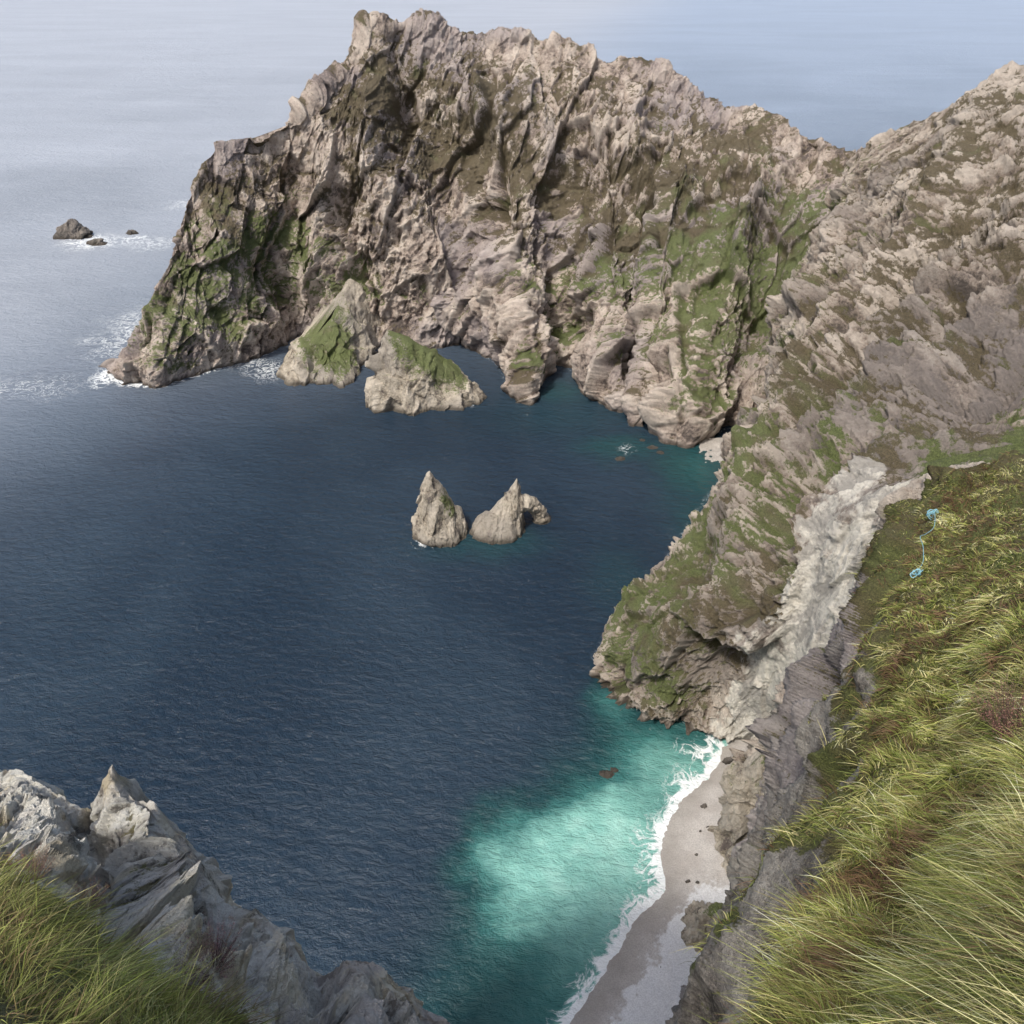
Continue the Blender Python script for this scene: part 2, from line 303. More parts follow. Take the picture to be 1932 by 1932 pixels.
# ---------------- NEAR GRASSY SLOPE
K=[ #  base, r5, r4, r3(edge), r2, r1, r0
 [(.78,.73),(.88,.57,92),(.915,.50,72),(.93,.464,55),(.965,.453,58),(1.03,.440,62),(1.2,.435,70)],
 [(.77,.735),(.86,.63,85),(.885,.575,62),(.89,.55,42),(.94,.53,40),(1.03,.52,36),(1.2,.53,36)],
 [(.755,.745),(.815,.69,80),(.85,.64,55),(.865,.615,32),(.94,.60,27),(1.03,.60,20),(1.2,.6,20)],
 [(.73,.80),(.775,.77,75),(.81,.73,45),(.842,.69,25),(.93,.70,18),(1.03,.70,12),(1.2,.70,9)],
 [(.722,.86),(.75,.84,72),(.778,.82,36),(.815,.78,18),(.91,.80,12),(1.03,.80,7),(1.2,.80,6)],
 [(.715,.925),(.725,.925,55),(.742,.91,28),(.780,.88,12),(.89,.90,7.5),(1.03,.90,4.2),(1.2,.9,3)],
 [(.68,.995),(.69,1.0,45),(.70,1.0,22),(.735,.98,8),(.87,1.0,4.5),(1.03,1.02,2.3),(1.2,1.0,1.6)],
 [(.64,1.12),(.65,1.15,30),(.65,1.15,15),(.67,1.15,5),(.84,1.2,2.3),(1.03,1.2,1.2),(1.2,1.2,.8)]]
C=np.array([[shore(*p) if len(p)==2 else sight(*p) for p in c] for c in K])
NC,NR=720,640
S=np.linspace(0,7,NC); Cc=herm(np.arange(8),C,S)
low=Cc[:,0]+np.array([-1,0,-6]); rows=np.concatenate([low[None],np.swapaxes(Cc,0,1)],0)
W=np.linspace(-.05,1.0,NR)
G=herm([-.05,0,.22,.42,.58,.74,.9,1.0],rows,W); N=blur(gnorm(G),8); Pf=G.reshape(-1,3)
SS,WW=np.meshgrid(S,W); sv,wv=SS.ravel(),WW.ravel()
dist=np.linalg.norm(Pf-np.array([0,0,150]),axis=1)
warp=np.stack([fbm(Pf/6,5,261),fbm(Pf/6,5,262),fbm(Pf/6,5,263)],1)*1.6
cl=sstep(.64,.54,wv+fbm(Pf/5,4,275)*.12)
am=np.minimum(2.8,.040*dist)
cs=np.array([.5,.8,.35])
f1,r1=facet((Pf*cs+warp*.6)/4,241,.12,.12,.05); f2,r2=facet((Pf*cs+warp*.5)/1.8,242,.25,.1,.07)
disp=cl*(ridged((Pf*cs+warp)/7,6,205,.5)*am+f1*am*.9+f2*am*.22)+(1-cl)*(fbm(Pf/2.6,4,215)*np.minimum(1.2,.022*dist)+fbm(Pf/.7,3,225)*np.minimum(.3,.012*dist))
G2=(Pf+N.reshape(-1,3)*disp[:,None]).reshape(G.shape); N2=gnorm(G2); cav=cavity(disp,G.shape[:2],20)/.6
nz=fbm(Pf/5,5,271,.6); nz2=fbm(Pf/2,5,272,.6)
farcol=sstep(1.6,.3,sv); nearcol=sstep(2.5,4,sv)
grassm=sstep(.54-.13*farcol+.03*nearcol,.62-.13*farcol+.03*nearcol,wv+nz*.20+nz2*.10)
veg=.18+.3*sstep(.3,.8,N2[...,2].ravel())+grassm*1.4
slopeG=G2; slopeN=N2
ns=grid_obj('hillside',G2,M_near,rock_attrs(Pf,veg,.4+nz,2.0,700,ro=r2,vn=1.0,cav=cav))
tag(ns,"steep grassy hillside breaking off into a grey rock face above the beach","hillside","structure")
near_S,near_W,near_mask=SS,WW,grassm.reshape(G.shape[:2])

# ---------------- PALE OUTCROP
sky=[(-1,-.12,.735,24),(0,-.03,.748,21),(.5,.0,.752,20),(.8,.018,.753,19.5),(1,.03,.759,19),(1.3,.04,.766,18.5),(1.5,.055,.775,18),(1.8,.064,.780,17.5),(2,.078,.789,17),(2.3,.088,.788,16.5),(2.45,.097,.774,16.2),(2.6,.108,.747,16),(2.7,.116,.760,15.9),(2.85,.126,.774,15.8),(3.0,.134,.782,15.6),(3.3,.15,.785,15.2),(3.5,.157,.797,15),(3.7,.17,.812,14.8),(4.1,.195,.84,14),(4.3,.2,.855,13.8),(4.5,.213,.873,13.5),(5,.23,.886,13),(5.3,.25,.889,12.6),(5.5,.26,.898,12.3),(5.8,.275,.912,11.9),(6,.285,.92,11.5),(6.5,.31,.952,11),(6.7,.325,.948,10.8),(6.9,.335,.939,10.7),(7.3,.36,.939,10.3),(7.5,.37,.948,10.1),(7.7,.385,.957,10),(8.1,.41,.985,9.5),(8.6,.44,1.0,9),(9.2,.47,1.04,8.5),(10,.5,1.12,8)]
mid =[(-1,-.12,.79,18),(0,-.03,.81,15),(1,.03,.83,13.5),(1.9,.075,.87,12.4),(2.6,.115,.85,13),(3.1,.135,.875,12.3),(4,.17,.915,10.3),(5.5,.24,.96,9),(7,.33,.995,8.2),(8.6,.40,1.05,7.2),(10,.46,1.16,6.5)]
gr  =[(-1,-.12,.82,11),(0,-.03,.835,10),(1,.03,.865,8.5),(2.6,.10,.925,7),(4,.16,.965,6.2),(5.5,.22,1.0,5.6),(7,.28,1.05,5.2),(8.6,.34,1.1,4.6),(10,.4,1.2,4.2)]
nr  =[(-1,-.12,1.0,3),(0,-.03,1.0,2.9),(1,.03,1.02,2.7),(2.6,.10,1.06,2.4),(4,.16,1.1,2.2),(5.5,.22,1.15,2),(7,.28,1.2,1.9),(8.6,.34,1.25,1.7),(10,.4,1.3,1.5)]
NC,NR=900,600
S=np.linspace(-1,10,NC)
rr=[(lin if q is sky else herm)([r[0] for r in q],[sight(*r[1:]) for r in q],S) for q in (nr,gr,mid,sky)]
k61=np.ones(61)/61
skm=np.stack([np.convolve(np.pad(rr[3][:,c],30,'edge'),k61,'valid') for c in range(3)],1)
up=(rr[3]*.6+skm*.4)*.82+rr[2]*.18+np.array([0,0,-.35])
rows=np.array([rr[0],rr[1],rr[2],up,rr[3],rr[3]+np.array([-.1,.6,-2.5]),rr[3]+np.array([-1,5,-30]),rr[3]*np.array([1,1,0])+np.array([-2,18,-5])])
W=np.concatenate([np.linspace(0,1,NR-70),np.linspace(1,1.8,71)[1:]])
G=lin([0,.36,.7,.92,1,1.1,1.4,1.8],rows.reshape(8,-1),W).reshape(len(W),NC,3)
N=blur(gnorm(G),60); Pf=G.reshape(-1,3)
SS,WW=np.meshgrid(S,W); sv,wv=SS.ravel(),WW.ravel()
A=np.array([[1.0,.5,-.1],[-.35,.6,.15],[.1,-.1,.32]]); q=Pf@A.T
warp=np.stack([fbm(Pf/1.3,4,361),fbm(Pf/1.3,4,362),fbm(Pf/1.3,4,363)],1)*.12
d1=ridged((q+warp)/2.4,8,305,.58)
f1,r1=facet((q+warp)/1.5,341,.04,.10,.03); f2,r2=facet((q+warp)/.6,342,.05,.22,.05); f3,r3=facet((q+warp)/.25,343,.08,.3,.07)
rk=sstep(.30,.45,wv); e0=sstep(0,.22,np.abs(wv-1)); edge=e0*.92+.08
rel=np.zeros(len(Pf)); wq=warp[:,0]
for pts,wd,am_ in [([(2.6,1),(3.0,.75),(3.6,.5)],.35,1.0),([(2.0,1),(2.3,.7),(2.8,.45)],.3,-.7),([(4.5,.95),(4.8,.6)],.3,-.5),([(6.5,1),(6.7,.6)],.3,-.5),([(5.5,.95),(5.8,.6)],.35,.5),([(7.2,1),(7.4,.6)],.3,.4),([(.8,1),(1.2,.6)],.35,.6),([(.2,1),(.6,.6)],.25,-.5)]:
    d=polydist(sv+wq,wv*3+wq,[(a,b_*3) for a,b_ in pts]); rel+=am_*np.maximum(0,1-d/(1.9*wd))
disp=rk*(edge*(d1*.38+f1*.62)+rel*e0+(f2*.30+f3*.11)*(.18+.82*edge))+(1-rk)*fbm(Pf/1.2,4,325)*.22
G2=(Pf+N.reshape(-1,3)*disp[:,None]).reshape(G.shape); N2=gnorm(G2); cav=cavity(disp,G.shape[:2],24)/.10
nz=fbm(Pf/2,4,371)
gm=sstep(.40,.32,wv+nz*.2)
veg=-.14+.15*sstep(.6,.95,N2[...,2].ravel())+gm*1.6+.55*np.exp(-((sv-2.95+wq)/.3)**2)*sstep(1.0,.85,wv)*sstep(.45,.6,wv)
at=rock_attrs(Pf,veg,.5+nz,6.0,800,scree=np.clip(nz*2.0+.1+.5*np.exp(-((sv-3.6)/.6)**2)*sstep(.6,1,wv),0,1),ro=r2,vn=.85,cav=cav*.8,tn=1.2,ct=.18)
oc=grid_obj('rock_outcrop',G2,M_out,at,False)
tag(oc,"jagged pale grey rock outcrop with lichen and a pointed tip","rock outcrop","structure")
outG,outN,outM=G2,N2,gm.reshape(G.shape[:2])

# ---------------- ROCKS
def tube(path,rad,nseg=14,amp=.3,sc=2.0,seed=0,m=40):
    path=np.array(path,float); ts=np.linspace(0,1,len(path)); t=np.linspace(0,1,m)
    P=herm(ts,path,t); Rr=np.interp(t,np.linspace(0,1,len(rad)),rad); T=np.gradient(P,axis=0); T/=np.linalg.norm(T,axis=1,keepdims=True)+1e-9
    a=np.cross(T,[0.13,.97,.2]); a/=np.linalg.norm(a,axis=1,keepdims=True)+1e-9; b=np.cross(T,a)
    th=np.linspace(0,2*np.pi,nseg+1)[:-1]
    V=P[:,None]+Rr[:,None,None]*(np.cos(th)[None,:,None]*a[:,None]+np.sin(th)[None,:,None]*b[:,None])
    V=V.reshape(-1,3)
    if amp>0:
        c=np.repeat(P,nseg,0); V=c+(V-c)*(1+amp*(ridged(V/sc,4,seed)+facet(V/sc*1.3,seed)[0]))[:,None]
    i,j=np.meshgrid(np.arange(m-1),np.arange(nseg),indexing='ij'); i=i.ravel(); j=j.ravel(); j2=(j+1)%nseg
    return V,np.stack([i*nseg+j,(i+1)*nseg+j,(i+1)*nseg+j2,i*nseg+j2],1)
def rock(name,outline,ridge_,mat,e=1.3,amp=2.0,sc=9,seed=0,gpts=[],n=260,m=110,extra=None,veg0=-.15,below=-4,k=1.6):
    o=np.array(outline+[outline[0]],float); O=lin(np.arange(len(o)),o,np.linspace(0,len(o)-1,n))
    rp=np.array(ridge_,float)
    best=np.full(n,1e9); Rp=np.zeros((n,3))
    if len(rp)==1: Rp[:]=rp[0]
    else:
        for a,b in zip(rp[:-1],rp[1:]):
            v=b-a; t=np.clip(((O-a[:2])@v[:2])/(v[:2]@v[:2]),0,1); p=a+t[:,None]*v; d=np.linalg.norm(O-p[:,:2],axis=1)
            kk=d<best; best[kk]=d[kk]; Rp[kk]=p[kk]
    q=np.concatenate([[1.12],np.linspace(1.0,0,m)])
    G=np.zeros((len(q),n,3))
    for i,qq in enumerate(q):
        G[i,:,:2]=Rp[:,:2]+(O-Rp[:,:2])*qq; G[i,:,2]=Rp[:,2]*(1-min(qq,1)**e) if qq<=1 else below
    N=gnorm(G); Pf=G.reshape(-1,3)
    cen=O.mean(0); wv_=np.stack([fbm(Pf/sc,3,seed+61),fbm(Pf/sc,3,seed+62),fbm(Pf/sc,3,seed+63)],1)*sc*.2
    qf=(Pf+wv_)*np.array([1,.8,.5])
    fa,_=facet(qf/sc*.9,seed,.08,.12,.05); fb,ro=facet(qf/sc*2.2,seed+1,.1,.25,.06); fc,_=facet(qf/sc*5,seed+2,.15,.25,.1)
    d=(ridged(qf/sc,6,seed,.6)*.7+fa*1.2+fb*.7+fc*.3)*amp
    tip=np.repeat(sstep(0,.3,q)*.85+.15,n)
    rad=Pf-np.array([*cen,0]); rad[:,2]*=.4; rad/=np.linalg.norm(rad,axis=1,keepdims=True)+1e-6
    Nn=N.reshape(-1,3)*.6+rad*.4
    G2=(Pf+Nn*(d*tip)[:,None]); G2=G2.reshape(G.shape); G2[:,-1]=G2[:,0]
    N2=gnorm(G2); Pn=G2.reshape(-1,3)
    g=np.zeros(len(Pn))
    for x,y,z,r,a in gpts: g+=a*np.exp(-(((Pn-np.array([x,y,z]))**2).sum(1)/r**2))
    veg=veg0+g+.25*sstep(.5,.9,N2[...,2].ravel())
    F=grid_faces(*G.shape[:2]); V=Pn
    if extra:
        for V2,F2 in extra:
            F=np.concatenate([F,F2+len(V)]); V=np.concatenate([V,V2]); veg=np.r_[veg,np.zeros(len(V2))-.2]; ro=np.r_[ro,np.zeros(len(V2))]
    return mesh_obj(name,V,F,mat,rock_attrs(V,veg,np.full(len(V),.85),k,seed,ro=ro,vn=.8),False)
r=rock('sea_stack',[(-95,298),(-86,291),(-75,294),(-68,292),(-64,296),(-62,303),(-56,338),(-75,345),(-92,330)],[(-85,303,9),(-73,313,19),(-68,336,27)],M_stack,1.5,1.8,12,401,[(-70,308,18,15,.85),(-65,300,10,9,.7),(-78,302,12,9,.6)])
tag(r,"triangular sea stack with green grassy top near the headland","sea stack",group="sea stacks in the bay")
r=rock('sea_stack',[(-55,275),(-50,271),(-38,268),(-24,271),(-12,277),(-10,285),(-21,292),(-38,294),(-51,288)],[(-45,281,28),(-40,281,26),(-27,283,17),(-16,282,7)],M_stack,1.8,1.6,11,411,[(-34,279,24,12,1.1),(-22,280,13,9,1.0),(-42,282,28,4,.2)])
tag(r,"cream-faced sea stack with a sloping mossy green top","sea stack",group="sea stacks in the bay")
r=rock('sea_stack',[(-30,194),(-24,188.5),(-17,189),(-13.5,195),(-15,203),(-23,206),(-30,201)],[(-23.5,196,22),(-20.5,196.5,16.5),(-17,197,9)],M_stack,1.45,.9,8,421,[(-17,194,11,5,.8),(-19,196,16,4,.5)],k=2)
tag(r,"pointed pale rock sea stack standing in dark water","sea stack",group="sea stacks in the bay")
ar=tube([(-1,198.5,8.0),(3.0,199.6,8.2),(5.8,200.6,6.9),(7.6,201.6,4.6),(8.5,202.4,2.0),(9.6,203,-3)],[4.0,2.6,1.9,1.7,2.0,2.9],22,.26,2.5,7,60)
r=rock('sea_stack',[(-13,195),(-7,190.5),(0,191),(3.4,196.5),(3.0,203),(-4,205),(-12,201)],[(-11,196,3.5),(-6,197,8),(-1.5,198,12.5),(1.4,198.5,18)],M_stack,1.4,.8,8,431,[(-6,197,10,5,.4)],extra=[ar],k=2)
tag(r,"leaning sea stack with a small rock arch at its end","sea stack",group="sea stacks in the bay")
def simple_rock(name,c,rx,ry,h,seed,mat,label,cat,group,moss=0,n=90,m=36,e=1.7):
    rs=np.random.default_rng(seed); out=[]
    for k in range(8):
        a=k*math.pi/4; f=rs.uniform(.75,1.15); out.append((c[0]+rx*f*math.cos(a),c[1]+ry*f*math.sin(a)))
    ax=rs.uniform(-.3,.3)*rx
    o=rock(name,out,[(c[0]+ax-.25*rx,c[1],h*.85),(c[0]+ax,c[1],h)],mat,e,min(rx,h)*.22,max(rx,1)*.7,seed,[(c[0]+ax,c[1],h,rx*.8,moss)],n,m,below=-max(1,h*.3),k=min(4,14/rx))
    tag(o,label,cat,group=group); return o
x,y,_=shore(.074,.230); simple_rock('sea_rock',(x,y),11,7,8,501,M_boulder,"dark low rock islet surrounded by white surf","rock","rocks off the headland",n=140,m=50)
x,y,_=shore(.095,.238); simple_rock('sea_rock',(x,y),7,3.5,2.5,502,M_boulder,"low flat wave-washed reef rock","rock","rocks off the headland")
x,y,_=shore(.129,.228); simple_rock('sea_rock',(x,y),4,2.5,2.2,503,M_boulder,"small dark rock awash in the open sea","rock","rocks off the headland")
x,y,_=shore(.688,.915); simple_rock('boulder',(x,y),4.0,5.5,9.5,511,M_stack,"large boulder with mossy green top on the beach","boulder","boulders on the beach",.8,140,60)
x,y,_=shore(.730,.825); simple_rock('beach_crag',(x,y),9,11,28,512,M_stack,"lumpy pinkish crag at the foot of the cliff","crag","boulders on the beach",.5,240,120,1.4)
for i,(u,v,r_) in enumerate([(.688,.787,.8),(.692,.808,.7),(.684,.812,.5),(.682,.862,.6),(.681,.835,.4),(.672,.86,.4),(.712,.742,.9),(.717,.748,.7),(.655,.925,.5),(.645,.945,.4)]):
    x,y,_=shore(u,v,1.0); simple_rock('boulder',(x,y),r_*1.3,r_,1.1+r_*.7,520+i,M_boulder,"small dark boulder lying on the pale beach","boulder","boulders on the beach",n=40,m=16)
for i,(u,v,r_) in enumerate([(.606,.448,1.4),(.637,.437,1.5),(.645,.442,1.2),(.627,.43,.9),(.592,.756,1.3),(.60,.752,.8)]):
    x,y,_=shore(u,v); simple_rock('sea_rock',(x,y),r_*1.3,r_,.4+r_*.15,550+i,M_boulder,"small rock just breaking the water surface","rock","rocks awash in the bay",n=40,m=16)

# ---------------- BEACH
bl=[(50,120),(48,118),(44.6,112),(36.5,104),(31,96),(29.5,92),(29,84),(22.7,78),(18,70.6),(9.4,60.5),(0,46),(-8,34)]
pts=np.array(bl,float); cum=np.r_[0,np.cumsum(np.hypot(*np.diff(pts,axis=0).T))]
s=np.linspace(0,cum[-1],320); BP=herm(cum,pts,s)
offs=[-14,-4,0,6,14,30,45]; zz=[-2.2,-.7,.0,.9,2.2,4.2,6]
nx,ny=.9,-.25
rows=np.array([np.c_[BP[:,0]+o*nx,BP[:,1]+o*ny,np.full(len(s),z)] for o,z in zip(offs,zz)])
W=np.linspace(-14,45,260); G=herm(offs,rows,W); Pf=G.reshape(-1,3)
Pf[:,2]+=fbm(Pf/5,4,601)*.3+fbm(Pf/1.2,3,602)*.08
s_=NT('beach_sand')
bn=s_.noise(.15,4,.6); fn=s_.noise(3.5,5,.8); fs=s_.noise(1.1,5,.7)
c=s_.mix(s_.rng(bn,.4,.6),(.52,.48,.44),(.64,.605,.56)); c=s_.mix(s_.math('MULTIPLY',s_.rng(fn,.42,.62),.6),c,(.36,.335,.31))
pf=s_.rng(s_.math('ADD',s_.attr('pale'),s_.math('MULTIPLY',s_.math('SUBTRACT',fs,.5),1.2)),.3,.7)
c=s_.mix(pf,c,s_.mix(s_.rng(fn,.4,.6),(.74,.74,.73),(.92,.92,.91)))
sep=s_.n.new('ShaderNodeSeparateXYZ'); s_.L(s_.pos.outputs['Position'],sep.inputs[0])
c=s_.mix(s_.rng(sep.outputs[2],.1,.9,.5,0),c,(.30,.275,.24))
s_.L(c,s_.b.inputs['Base Color']); s_.b.inputs['Roughness'].default_value=.8; s_.L(s_.bump(fn,.3,1.0),s_.b.inputs['Normal'])
pw=fbm(Pf/4,6,611,.65)*6
OO=np.repeat(W,len(s)); CC=np.tile(s,len(W))
pale=sstep(3,9,OO+pw)*sstep(cum[5],cum[6]+3,CC)
bo=grid_obj('beach',Pf.reshape(G.shape),s_.m,{'pale':pale}); tag(bo,"narrow pale sand and shingle beach under the cliff","beach","structure")
x0,y0,_=shore(.694,.452)
s2=NT('cove_shingle'); fn=s2.noise(2.5,5,.75); s2.L(s2.mix(s2.rng(fn,.35,.65),(.27,.25,.225),(.46,.43,.39)),s2.b.inputs['Base Color']); s2.b.inputs['Roughness'].default_value=.85
G=np.zeros((60,60,3)); uu=np.linspace(-14,14,60)
for i,b_ in enumerate(uu):
    for j,a_ in enumerate(uu): G[i,j]=(x0+9+a_,y0+1+b_,.13*(a_+8)+.03*(b_))
Pc=G.reshape(-1,3); Pc[:,2]+=fbm(Pc/4,4,621)*1.0
cb=grid_obj('cove_beach',Pc.reshape(G.shape),s2.m,{}); tag(cb,"tiny shingle beach in a cove between the cliffs","beach","structure")

# ---------------- SEA
def axis(a,b,step,lo,hi):
    core=np.arange(a,b+.01,step); up=[b]; st=step
    while up[-1]<hi: st*=1.08; up.append(up[-1]+st)
    dn=[a]; st=step
    while dn[-1]>lo: st*=1.08; dn.append(dn[-1]-st)
    return np.r_[np.array(dn[1:])[::-1],core,np.array(up[1:])]
ax_=axis(-190,90,.8,-30000,30000); ay_=axis(25,360,.8,-3000,40000)
XX,YY=np.meshgrid(ax_,ay_); G=np.stack([XX,YY,np.zeros_like(XX)],2); Pf=G.reshape(-1,3)
X,Y=XX.ravel(),YY.ravel()
wx=fbm(Pf/9,4,701)*6; wy=fbm(Pf/9,4,702)*6
w2=fbm(Pf/14,5,703,.6)*16; w3=fbm(Pf/14,5,704,.6)*16
db=polydist(X,Y,bl[1:-1])
pl=[(2,89,10,9,.42),(10,95,10,8,.40),(17,100,11,7,.46),(23,93,9,9,.40),(15,83,12,9,.40),(5,84,10,8,.2),(31,115,7,6,.34),(24,130,5,8,.34),(41,110,8,6,.42),(30,104,8,6,.26),(20,76,11,9,.24),(10,74,14,11,.16)]
sh=np.zeros(len(X))
for x,y,rx,ry,a in pl: sh=sh+a*np.exp(-(((X+w2*.6-x)/rx)**2+((Y+w3*.6-y)/ry)**2))
sh=1.0*(1-np.exp(-sh*1.3)); sh=sh*(.8+.25*sstep(.15,.5,sh))
sh=sh*(1+fbm(Pf/6,5,705,.6)*.40)
base_sh=.32*np.exp(-((db+w2*.3)/20)**2)+.08*np.exp(-((db+w2*.3)/36)**2)
sh=sh+base_sh*(1-np.clip(sh,0,1)); sh=np.maximum(sh,.74*np.exp(-((db+wx*.5)/4.5)**2))
for cx,cy,rx,ry,a in [(62,232,16,22,.27),(38,245,20,12,.18),(20,268,45,26,.10),(20,285,16,14,.16),(-8,190,24,10,.14),(60,205,16,25,.16),(30,175,14,22,.10)]:
    sh=np.maximum(sh,a*np.exp(-(((X-cx+wx)/rx)**2+((Y-cy+wy)/ry)**2)))
foam=1.0*np.exp(-(np.maximum(db+wx*.6-.3,0)/2.6)**.85)
foam=np.maximum(foam,.56*np.exp(-(((X-38+wx)/8)**2+((Y-107+wy)/9)**2)))
foam=np.maximum(foam,.55*np.exp(-(((X-43+wx)/10)**2+((Y-117+wy)/4)**2)))
foam=np.maximum(foam,.50*np.exp(-(((X-27+wx)/4)**2+((Y-90+wy)/12)**2)))
hs=[shore(*r[1:])[:2] for r in base]
dh=polydist(X,Y,hs); foam=np.maximum(foam,(.32+.35*sstep(-95,-140,X))*np.exp(-dh/3.5))
foam=np.maximum(foam,.62*np.exp(-(((X+163+wx)/9)**2+((Y-300+wy)/13)**2)))
foam=np.maximum(foam,.43*np.exp(-(((X+168+w2)/30)**2+((Y-345+w3)/60)**2)))
foam=np.maximum(foam,.36*np.exp(-(((X+190+w2)/40)**2+((Y-290+w3)/25)**2)))
for u,v,r1_,a in [(.09,.236,26,.58),(.13,.234,16,.52),(.15,.238,28,.44),(.18,.20,30,.42)]:
    x,y,_=shore(u,v); foam=np.maximum(foam,a*np.exp(-(((X+w2*.5-x)/r1_)**2+((Y+w3*.5-y)/(r1_*.8))**2)))
for cx,cy,rr_,a in [(-27,191,4,.5),(-100,305,16,.44),(-16,276,5,.42),(-110,312,14,.42),(40,243,6,.38)]:
    foam=np.maximum(foam,a*np.exp(-(((X+wx*.6-cx)**2+(Y+wy*.6-cy)**2)/rr_**2)))
dsp=polydist(X,Y,[tuple(shore(*c[0])[:2]) for c in cols[:9]]); foam=np.maximum(foam,.36*np.exp(-dsp/2))
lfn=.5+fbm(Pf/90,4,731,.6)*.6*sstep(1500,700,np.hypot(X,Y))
s_=NT('sea_water')
w1=s_.mapping((.6,1,1),(0,0,.45))
rip=s_.noise(.5,5,.65,w1,.3); swell=s_.noise(.09,3,.5,w1,.2)
shn=s_.attr('shallow')
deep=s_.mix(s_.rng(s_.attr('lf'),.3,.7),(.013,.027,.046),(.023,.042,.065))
c=s_.ramp(shn,[(0.0,(.016,.035,.053)),(.22,(.016,.060,.066)),(.45,(.045,.160,.150)),(.75,(.22,.48,.42)),(1.0,(.44,.72,.64))])
c=s_.mix(s_.rng(shn,.0,.18),deep,c)
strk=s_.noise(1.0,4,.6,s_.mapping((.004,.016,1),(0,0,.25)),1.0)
hzf=s_.math('MULTIPLY',s_.attr('haze_paint'),s_.rng(strk,.3,.7,.92,1.03))
c=s_.mix(hzf,c,s_.mix(s_.attr('sheen_paint'),(.43,.51,.63),(.47,.51,.57)))  # aerial haze and left-hand sky sheen painted into the water colour
lines=s_.math('SUBTRACT',1.0,s_.math('MULTIPLY',s_.math('ABSOLUTE',s_.math('SUBTRACT',s_.noise(.22,6,.62,None,1.2),.5)),9.0))
fa=s_.attr('foam')
ff=s_.rng(s_.math('ADD',fa,s_.math('ADD',s_.math('MULTIPLY',lines,.34),s_.math('MULTIPLY',s_.noise(1.8,4,.7),.3))),.68,1.0)
c=s_.mix(ff,c,(.82,.86,.86))
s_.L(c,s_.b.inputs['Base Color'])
s_.L(s_.math('MAXIMUM',s_.math('MULTIPLY',ff,.8),s_.math('ADD',s_.math('MULTIPLY',s_.attr('haze_paint'),.38),.10)),s_.b.inputs['Roughness']); s_.b.inputs['IOR'].default_value=1.33
b=s_.bump(swell,1.5,.75); b=s_.bump(rip,1.15,.9,b); s_.L(b,s_.b.inputs['Normal'])
dd=np.hypot(X,Y); hz=.84*(1-np.exp(-np.maximum(dd-270,0)/500))  # painted haze: water colour pales with distance
sheen_paint=sstep(-20,-300,X-.25*(Y-250))*sstep(150,450,dd)  # painted sky sheen: greyer, paler water towards the left
hz=hz+(1-hz)*.55*sheen_paint
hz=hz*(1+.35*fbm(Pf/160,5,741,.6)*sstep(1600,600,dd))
so=grid_obj('sea',G,s_.m,{'shallow':sh,'foam':foam,'lf':lfn,'haze_paint':np.clip(hz,0,1),'sheen_paint':sheen_paint}); tag(so,"deep blue sea with turquoise shallows and white surf","sea","structure")

